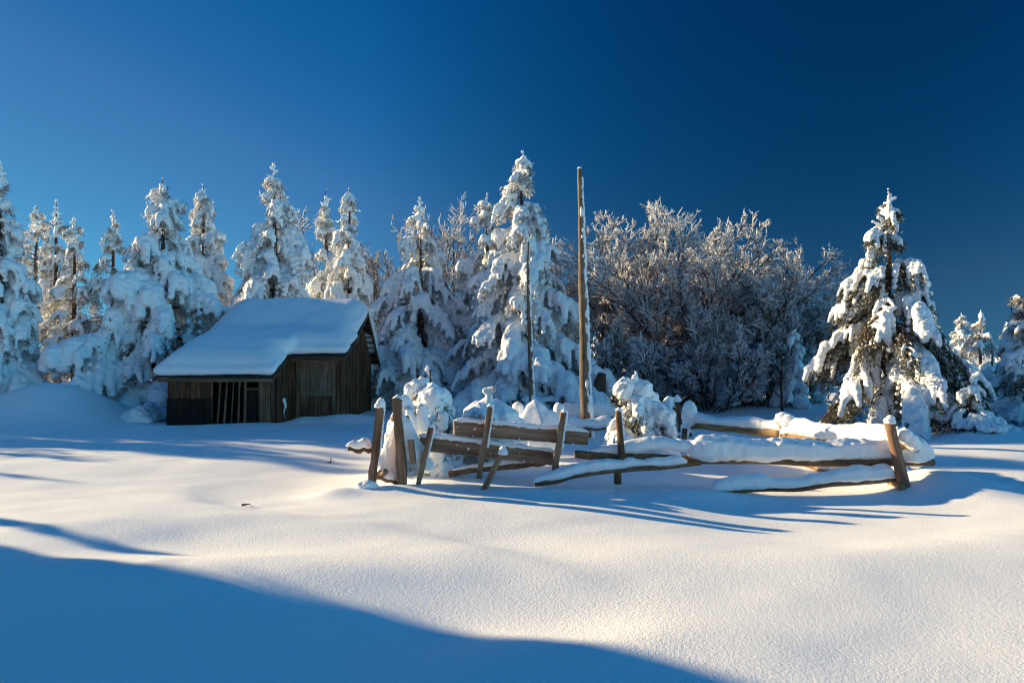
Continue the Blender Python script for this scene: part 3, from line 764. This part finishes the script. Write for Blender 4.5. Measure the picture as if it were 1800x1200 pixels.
def logpart(name, mat_, parent, O, pts, rad, seed, snow=None, sn_name='snow_cap', voxel=.016, wob=.14):
    a = np.array(pts, float)-O; k = 26; sp = np.linspace(0, 1, len(a)); s = np.linspace(0, 1, k); Q = np.stack([np.interp(s, sp, a[:, i]) for i in range(3)], 1)
    Q[:, 2] += vnoise(np.stack((s*6, s*0+seed, s*0), 1))*.02
    mb = MB(); tubes(mb, Q[None], (np.interp(s, np.linspace(0, 1, len(np.atleast_1d(rad))), np.atleast_1d(rad)))[None], 10, gs=seed*1.7, cap=True, wob=wob); o = obj(name, mb, mat_, parent)
    if snow:
        (t0, t1), rw, hg, amp = snow; q = Q[int(t0*(k-1)):int(t1*(k-1))+1].copy(); q[:, 2] += np.mean(rad)*.55
        sm = MB(); snowpath(sm, q, rw, hg, seed, amp=amp); link(sn_name, remesh(sm, sn_name, voxel, 4, ((.012, 7), (.006, 19))), M_SNOW, o)
    return o


def post(parent, O, p0, p1, w_, seed, square=True, capr=None, caph=None, m=None, side=True):
    """fence post between two points, with the little snow cap on its top"""
    a = np.array(p0, float)-O; b = np.array(p1, float)-O; mb = MB(); L = np.linalg.norm(b-a)
    if square: box(mb, (a+b)/2, (L/2, w_*.75, w_), rot_from(b-a, (0, 1, 0))@np.array(((1, 0, 0), (0, 1, 0), (0, 0, 1))), gs=seed*2.3, jit=w_*.17, seg=9)
    else:
        k = 9; s = np.linspace(0, 1, k); tubes(mb, (a[None]*(1-s[:, None])+b[None]*s[:, None])[None], np.linspace(w_*1.05, w_*.85, k)[None], 10, gs=seed*2.3, cap=True, wob=.12)
    o = obj('post', mb, m or M_POST, parent, not square)
    if not square:
        pass
    if capr:
        sm = MB(); top = b+(b-a)/L*.0; n = 5
        for i in range(n):
            f = i/(n-1); rr = np.random.RandomState(seed*57+i); balls(sm, [top+np.array((rr.uniform(-.004, .022), rr.uniform(-.02, .01), caph*(f*.68)))], [(capr*(1.08-.5*f)*rr.uniform(.9, 1.15), capr*(1.08-.5*f), max(.02, caph*.36))])
        if side:
            for i in range(14):
                f = i/13*.55; rr = np.random.RandomState(seed*31+i); balls(sm, [b+(a-b)*f+np.array((w_*1.05, .01, 0))], [(.018*rr.uniform(.7, 1.4), .03, .035)])
        link('snow_cap', remesh(sm, 'snow_cap', .012, 3, ((.006, 14),)), M_SNOW, o)
    return o


def boardpart(parent, O, c0, c1, h0, h1_, seed, th=.03):
    """horizontal board with left/right centre points and half heights, snow strip along its top"""
    a = np.array(c0, float)-O; b = np.array(c1, float)-O; k = 24; V, G = [], []; s = np.linspace(0, 1, k); rr = np.random.RandomState(seed)
    for i, f in enumerate(s):
        c = a*(1-f)+b*f; hh = h0*(1-f)+h1_*f; j = rr.uniform(-.006, .006, 2)
        e = rr.uniform(-.02, .02, 4) if i in (0, k-1) else np.zeros(4)
        for q, (dy, dz, ee) in enumerate(((-th, -hh+j[0], e[0]), (th, -hh+j[0], e[1]), (th, hh+j[1], e[2]), (-th, hh+j[1], e[3]))):
            V.append(c+np.array((ee, dy, dz))); G.append((f*np.linalg.norm(b-a)+seed, dy*3+seed, dz+seed*1.7))
    Q = [(i*4+j, i*4+4+j, i*4+4+(j+1) % 4, i*4+(j+1) % 4) for i in range(k-1) for j in range(4)]+[(0, 1, 2, 3), ((k-1)*4+3, (k-1)*4+2, (k-1)*4+1, (k-1)*4)]
    mb = MB(); mb.add(np.array(V), q=Q, g=np.array(G)); o = obj('board', mb, M_BOARD, parent, False)
    sm = MB(); snowpath(sm, [a+(0, 0, h0+.0), b+(0, 0, h1_+.0)], th*1.6, .07, seed, amp=.3)
    for i in range(34):
        f = rr.rand(); c = a*(1-f)+b*f; hh = h0*(1-f)+h1_*f; balls(sm, [c+np.array((0, -th, hh+.008))], [(rr.uniform(.006, .06), .014, rr.uniform(.006, .026))])
    for i in range(12):
        f = rr.rand(); c = a*(1-f)+b*f; hh = h0*(1-f)+h1_*f; balls(sm, [c+np.array((0, -th, -hh*rr.uniform(-.6, 1.0)))], [(rr.uniform(.013, .022),)*3])
    link('snow_cap', remesh(sm, 'snow_cap', .012, 3, ((.006, 9), (.004, 24))), M_SNOW, o)
    return o


# --- broken plank fence, front left
Df = 9.35
O = np.array((-.4, Df, 0.0))
pf = thing('plank_fence', 'broken plank fence of two grey boards held by leaning posts, left front of the enclosure', 'fence', O)
Pp = lambda x, y, d=Df: P(x, y, d)
post(pf, O, Pp(650, 885, 8.95), Pp(668, 713, 8.95), .060, 1, True, .075, .11)
post(pf, O, Pp(709, 870, 9.1), Pp(697, 700, 9.1), .072, 2, True, .06, .03)
post(pf, O, Pp(736, 850, 9.25), Pp(758, 750, 9.25), .042, 3, True, .05, .05)
post(pf, O, Pp(842, 840, 9.22), Pp(861, 714, 9.22), .048, 4, True, .05, .04)
post(pf, O, Pp(974, 835, 9.22), Pp(990, 724, 9.22), .050, 5, True, .04, .04)
boardpart(pf, O, Pp(798, 752, 9.38), Pp(1034, 771, 9.38), .095, .085, 6)
boardpart(pf, O, Pp(738, 779, 9.42), Pp(975, 806, 9.42), .095, .09, 7)
logpart('rail', M_LOG, pf, O, [Pp(612, 788, 9.1), Pp(655, 792, 9.1)], (.03, .04), 8, ((0, .95), .07, .12, .3))
logpart('rail', M_POST, pf, O, [P(690, 733, 9.3), P(716, 734, 9.6)], (.04, .04), 9, ((0, .5), .05, .07, .2))
logpart('rail', M_LOG, pf, O, [P(632, 863, 8.9), P(662, 862, 8.9)], (.04, .045), 10, ((0, .9), .11, .10, .3))
logpart('rail', M_POST, pf, O, [P(660, 836, 8.95), P(678, 828, 8.8)], (.04, .04), 11, None)
logpart('rail', M_POST, pf, O, [P(722, 772, 9.0), P(727, 816, 9.0)], (.045, .04), 12, None)
logpart('rail', M_LOG, pf, O, [P(790, 832, 9.9), P(920, 818, 9.7), P(960, 811, 9.5)], (.045, .05, .04), 13, ((0, .8), .06, .06, .3))
logpart('rail', M_LOG, pf, O, [P(655, 838, 9.15), P(705, 850, 9.15)], (.03, .03), 14, None)

# --- leaning stake
O2 = P(852, 856, 9.0)
st = thing('leaning_stake', 'short stake with a pointed snow cap leaning in front of the lower board', 'stake', O2)
post(st, O2, P(850, 862, 8.95), P(882, 796, 8.95), .042, 21, False, .075, .10, side=False)

# --- front rail fence, right
O = np.array((3.2, 9.2, 0.0))
rf = thing('rail_fence', 'front rail fence with a very thick snow cushion along its bark covered rail', 'fence', O)
logpart('rail', M_LOG, rf, O, [P(1010, 799, 9.25), P(1100, 804, 9.3), P(1215, 805, 9.35), P(1400, 811, 9.25), P(1641, 812, 9.15)], (.05, .06, .055, .06, .045), 31, None)
sm = MB()
snowpath(sm, [np.array(P(x, y+r, 9.3))-O for x, y, r in ((1035, 796, 0), (1090, 797, 0), (1150, 790, 0), (1200, 791, 0), (1235, 798, 0))], (.07, .09, .12, .13, .14), (.08, .13, .20, .18, .24), 3, amp=.2)
snowpath(sm, [np.array(P(x, y, 9.25))-O for x, y in ((1222, 805), (1300, 806), (1400, 808), (1500, 808), (1570, 806))], (.15, .17, .17, .16, .15), (.34, .30, .27, .27, .27), 4, amp=.10)
snowpath(sm, [np.array(P(x, y, 9.2))-O for x, y in ((1590, 815), (1612, 818), (1640, 806))], (.15, .16, .08), (.42, .46, .16), 5, amp=.1)
link('snow_cushion', remesh(sm, 'snow_cushion', .02, 5, ((.016, 4), (.013, 13))), M_SNOW, rf)
logpart('rail', M_LOG, rf, O, [P(940, 848, 9.0), P(1010, 838, 9.05), P(1110, 823, 9.15), P(1230, 813, 9.3)], (.035, .035, .04, .035), 32, ((.0, .95), .08, .12, .4))
logpart('rail', M_LOG, rf, O, [P(1255, 864, 8.95), P(1400, 858, 9.0), P(1582, 842, 9.1)], (.032, .04, .035), 33, ((.0, .97), .10, .17, .35))
post(rf, O, P(1086, 850, 9.3), P(1086, 800, 9.3), .05, 34, False, m=M_LOG)
post(rf, O, P(1094, 815, 9.15), P(1086, 720, 9.15), .045, 35, False, .045, .03, m=M_LOG)
post(rf, O, P(1594, 872, 9.0), P(1563, 742, 9.0), .075, 36, False, .085, .10, side=False)
logpart('stub', M_PEELED, rf, O, [P(1566, 846, 9.2), P(1586, 856, 8.9)], (.05, .05), 37, None)
logpart('stub', M_LOG, rf, O, [P(1600, 851, 9.1), P(1622, 853, 9.0)], (.05, .05), 38, None)

# --- side rail fence receding on the right
O = np.array((4.6, 11.5, 0.0))
sf = thing('side_rail_fence', 'sunlit rail fence running back on the right, peeled logs under a band of snow', 'fence', O)
logpart('rail', M_PEELED, sf, O, [P(1208, 746, 13.2), P(1290, 754, 12.1), P(1374, 760, 11.2)], (.075, .07, .07), 41, ((.02, 1), .11, .18, .22))
logpart('rail', M_PEELED, sf, O, [P(1380, 767, 11.1), P(1480, 779, 10.0), P(1612, 788, 9.05)], (.075, .07, .065), 42, ((.0, .95), .12, .24, .15))
logpart('rail', M_PEELED, sf, O, [P(1412, 813, 10.9), P(1455, 829, 10.3), P(1590, 838, 9.5)], (.05, .05, .05), 43, ((.15, 1), .11, .16, .3))
post(sf, O, P(1388, 790, 11.0), P(1385, 745, 11.0), .06, 44, False, .17, .16, side=False)
post(sf, O, P(1374, 785, 11.15), P(1374, 738, 11.15), .04, 45, False, .14, .14, side=False)
post(sf, O, P(1199, 772, 13.3), P(1190, 704, 13.3), .05, 46, False, .08, .12, side=False, m=M_LOG)
post(sf, O, P(1187, 775, 13.4), P(1185, 715, 13.4), .04, 47, False, .05, .05, side=False, m=M_LOG)
logpart('rail', M_LOG, sf, O, [P(1165, 781, 13.0), P(1215, 762, 13.0)], (.05, .05), 48, ((0, 1), .09, .12, .3))
logpart('stub', M_LOG, sf, O, [P(1200, 790, 12.6), P(1204, 755, 12.7)], (.05, .05), 49, None)
sm = MB(); c = P(1212, 725, 13.0)-O
for dz, r in ((-.15, .16), (-.05, .18), (.06, .17), (.13, .14)): balls(sm, [c+(0, 0, dz)], [(r, r, .14)])
c = P(1205, 752, 12.9)-O; balls(sm, [c, c+(.0, 0, -.12), c+(-.06, 0, -.22)], [.12, .09, .08])
link('snow_heap', remesh(sm, 'snow_heap', .02, 4, ((.02, 4),)), M_SNOW, sf)
sm = MB(); c = P(1590, 765, 9.05)-O
for dx, dz, r in ((0, 0, .12), (.07, -.06, .13), (.12, -.12, .11)): balls(sm, [c+(dx, 0, dz)], [(r, r, .13)])
link('snow_heap', remesh(sm, 'snow_heap', .02, 4, ((.02, 4),)), M_SNOW, sf)
sm = MB(); c = P(1232, 775, 12.0)-O
for i in range(6): balls(sm, [c+np.array((i*.03, -i*.05, -i*.10))], [(.14+.05*i, .14+.05*i, .14)])
link('snow_drift', remesh(sm, 'snow_drift', .025, 5, ((.02, 3),)), M_SNOW, sf)

# --- back rail of the enclosure and the far low fence
O = np.array((2, 15.6, 0.0))
bf = thing('back_rail_fence', 'low log rails with thick snow at the back of the enclosure behind the tall pole', 'fence', O)
logpart('rail', M_LOG, bf, O, [P(985, 739, 15.6), P(1085, 734, 15.6)], (.06, .06), 51, ((0, 1), .14, .34, .15), voxel=.025)
logpart('rail', M_LOG, bf, O, [P(1090, 736, 15.6), P(1185, 738, 15.0)], (.07, .07), 52, ((0, 1), .14, .2, .2), voxel=.025)
logpart('rail', M_LOG, bf, O, [P(990, 752, 14.6), P(1075, 753, 14.6)], (.04, .04), 53, ((0, 1), .12, .22, .2), voxel=.025)
O = np.array((1.6, 19.5, 0.0))
ff = thing('far_rail_fence', 'short stretch of low snowy rail under the right boughs of the tallest spruce', 'fence', O)
logpart('rail', M_LOG, ff, O, [P(900, 706, 19.5), P(1006, 708, 19.5)], (.05, .05), 54, ((.2, 1), .13, .16, .2), voxel=.025)
post(ff, O, P(989, 712, 19.4), P(988, 690, 19.4), .05, 55, False, .07, .10, side=False)


# ------------------------------------------------------------------ snow covered bushes in the enclosure
def blobs(mb, O, lst, d):
    """(x0,y0,x1,y1,r0,r1,dy) capsules given in picture units at distance d"""
    for q in lst:
        x0, y0, x1, y1, r0, r1, dy = q; a, b = P(x0, y0, d+dy), P(x1, y1, d+dy); r0, r1 = r0*d/1200, r1*d/1200; n = max(2, int(np.linalg.norm(b-a)/max(.02, min(r0, r1)*.2)))
        s = np.linspace(0, 1, n)[:, None]; balls(mb, a*(1-s)+b*s-O, (r0*(1-s)+r1*s)[:, 0])


def sprays(mb, O, lst, d, n, seed, ln=.05, frost=.56):
    rg = np.random.RandomState(seed)
    for x, y, r, dy in lst:
        c = P(x, y, d+dy)-O; rr = r*d/1200; k = int(n*(rr/.2)**2)+20
        q = rg.normal(0, 1, (k, 3)); q /= np.linalg.norm(q, axis=1, keepdims=True); cc = c+q*rr*rg.uniform(.5, 1, (k, 1)); dr = q+rg.normal(0, .5, (k, 3))+np.array((0, -.2, .1)); dr /= np.linalg.norm(dr, axis=1, keepdims=True)
        A, B = frame(dr); l = ln*rg.uniform(.6, 1.3, (k, 1)); w_ = l*.10
        mb.add(np.stack((cc-A*w_, cc+A*w_, cc+dr*l+A*w_*.3, cc+dr*l-A*w_*.3), 1).reshape(-1, 3), q=np.arange(k*4).reshape(-1, 4), r=np.repeat(np.clip(rg.normal(frost, .3, k), 0, 1), 4))


def bush(label, px, d, lst, spr, seed, vox=.02, stem=None, sm_it=4, cat='bush', name='snowy_bush', nz=((.014, 4), (.010, 11))):
    x = (px-900)*d/1200; O = np.array((x, d, h1(x, d))); t = thing(name, label, cat, O)
    mb = MB(); blobs(mb, O, lst, d); me = remesh(mb, 'snow_cover', vox, sm_it, nz)
    if spr:
        nm = MB(); sprays(nm, O, spr, d, 1000, seed); f = obj('foliage', nm, M_NEEDLE, t, False); link('snow_cover', me, M_SNOW, f)
    else: link('snow_cover', me, M_SNOW, t)
    if stem:
        sm = MB()
        for (x0, y0, x1, y1, r, dy) in stem: tubes(sm, np.array([[P(x0, y0, d+dy)-O, P(x1, y1, d+dy)-O]]), np.array([[r, r*.6]]), 6)
        obj('stem', sm, M_TRUNK, t)
    return t


xx, dd_ = (754-900)*10.7/1200, 10.7
t = thing('snowy_young_spruce', 'snow capped young spruce with dark needles showing in its open front, behind the left posts', 'tree', (xx, dd_, h1(xx, dd_)-.12))
a, b, c = conifer_meshes(333, 1.74, .68, base=.2, lump=.215, droop=.95, spacing=.22, nbr=7, gap=.10, needle=300, voxel=.018, shape=.62, frost=.48, paw=.36, nsize=.06, spire=.08, fdroop=1.5, snowy=.85, ridge=.85)
link('trunk', a, M_TRUNK, t); cr = link('crown', b, M_NEEDLEDARK, t); link('snow_load', c, M_SNOW, cr)
bush('drooping snow pads over a broken bush behind the second post from the left', 728, 9.9,
     [(700, 704, 708, 728, 13, 13, 0), (712, 702, 718, 718, 12, 12, 0), (720, 722, 727, 758, 9, 12, -.1), (741, 716, 745, 752, 9, 13, -.1), (706, 730, 714, 765, 11, 15, 0), (729, 735, 733, 760, 7, 9, .05), (757, 738, 760, 760, 10, 14, .05), (725, 775, 735, 800, 20, 26, .1), (758, 765, 765, 790, 16, 22, .15), (779, 730, 778, 748, 11, 14, .3)],
     [(730, 735, 9, -.05), (750, 745, 9, -.05), (716, 722, 7, -.08), (765, 745, 9, 0)], 71, .018)
bush('round snow dome over a low bush, frosted twigs in front, behind the upper board', 858, 11.0,
     [(838, 732, 872, 730, 31, 31, .15), (853, 748, 854, 770, 52, 56, .15), (842, 742, 842, 765, 38, 42, .0), (840, 745, 840, 770, 30, 34, -.05), (880, 740, 885, 770, 36, 40, .1), (900, 750, 905, 775, 28, 30, .3), (822, 745, 815, 770, 14, 14, 0), (852, 687, 866, 684, 7, 8, .1), (859, 704, 860, 690, 9, 8, .1), (845, 775, 850, 800, 30, 36, .2)],
     [(838, 750, 24, -.30), (856, 760, 28, -.34), (824, 756, 14, -.2), (868, 687, 6, .05), (850, 792, 26, -.2)], 72, .022)
bush('smooth cone shaped snow heap right of the dome bush, in front of the thin pole', 945, 12.0,
     [(940, 712, 940, 718, 9, 11, 0), (940, 722, 942, 760, 22, 44, 0), (925, 742, 918, 770, 20, 28, 0), (968, 735, 985, 760, 16, 24, .1), (950, 740, 965, 770, 26, 34, -.05), (982, 716, 986, 740, 10, 16, .6), (910, 716, 912, 740, 14, 18, .5)], None, 73, .025, cat='snow heap', name='snow_heap', nz=((.025, 2.2),), sm_it=12)
xx, dd_ = (1118-900)*11.2/1200, 11.2
t = thing('snowy_pine_sapling', 'bowed young pine wrapped in thick drooping snow at the centre of the enclosure', 'tree', (xx, dd_, h1(xx, dd_)-.08))
a, b, c = conifer_meshes(418, 1.58, .72, base=.42, lump=.20, droop=1.1, spacing=.30, nbr=6, gap=.26, needle=260, voxel=.018, shape=.75, frost=.5, paw=.34, nsize=.055, spire=.10, fdroop=1.8, ridge=.9)
link('trunk', a, M_TRUNK, t); cr = link('crown', b, M_NEEDLEDARK, t); link('snow_load', c, M_SNOW, cr)
bush('two rounded snow caps side by side on hidden stumps right of the wrapped pine', 1172, 14.2, [(1151, 699, 1156, 716, 6, 11, 0), (1150, 700, 1152, 730, 7, 12, 0), (1175, 702, 1172, 725, 8, 15, 0), (1178, 702, 1176, 730, 8, 13, .1)], None, 75, .025, stem=[(1153, 765, 1153, 720, .07, 0), (1175, 765, 1175, 720, .08, 0)], name='snowy_stumps', cat='stumps')
bush('white hood of snow draped over old boards between the two leftmost posts', 692, 9.3,
     [(700, 752, 676, 825, 13, 20, 0), (690, 768, 690, 820, 18, 24, .05), (712, 745, 730, 800, 12, 22, .1), (700, 800, 725, 825, 20, 20, .1), (672, 830, 690, 838, 12, 12, -.1), (740, 812, 752, 820, 17, 14, .2), (706, 735, 716, 760, 9, 14, .1)], [(722, 820, 8, -.05)], 76, .018, cat='snow heap', name='snow_heap')
bush('snow topped rotting stump with dark hollow at the left foot of the bare thicket', 1056, 20, [(1045, 650, 1060, 660, 12, 10, 0), (1065, 655, 1072, 680, 11, 16, .2), (1040, 660, 1040, 690, 12, 16, .2)], None, 77, .04, stem=[(1052, 690, 1058, 655, .22, -.1)], name='snowy_stump', cat='stump')
# loose bits lying on the snow
for nm_, lb, px, py, d, l in (('fallen_leaf', 'dark curled leaf lying in the dip of the foreground drift', 432, 875, 8.2, .07), ('broken_twig', 'small broken twig sticking out of the snow left of the fence', 580, 791, 11.6, .09)):
    x = (px-900)*d/1200; z = h1(x, d); mb = MB()
    if nm_ == 'fallen_leaf':
        k = 7; s = np.linspace(-1, 1, k); V = []
        for i in range(k):
            ww = .022*(1-s[i]**2)+.002
            V += [(x+s[i]*l*.7, d-ww, z+.03+.015*s[i]**2), (x+s[i]*l*.7, d, z+.018+.012*s[i]), (x+s[i]*l*.7, d+ww, z+.035)]
        mb.add(np.array(V), q=[(i*3+j, i*3+j+1, i*3+j+4, i*3+j+3) for i in range(k-1) for j in (0, 1)])
        tubes(mb, np.array([[(x+l*.7, d, z+.02), (x+l*1.4, d-.01, z+.012)]]), np.array([[.004, .003]]), 4)
    else:
        tubes(mb, np.array([[(x-.06, d, z+.02), (x+.08, d, z+.03)], [(x, d, z-.02), (x+.02, d, z+.09)]]), np.array([[.008, .006], [.012, .008]]), 5)
    tag(obj(nm_, mb, M_LOG), lb, 'leaf' if nm_ == 'fallen_leaf' else 'twig')
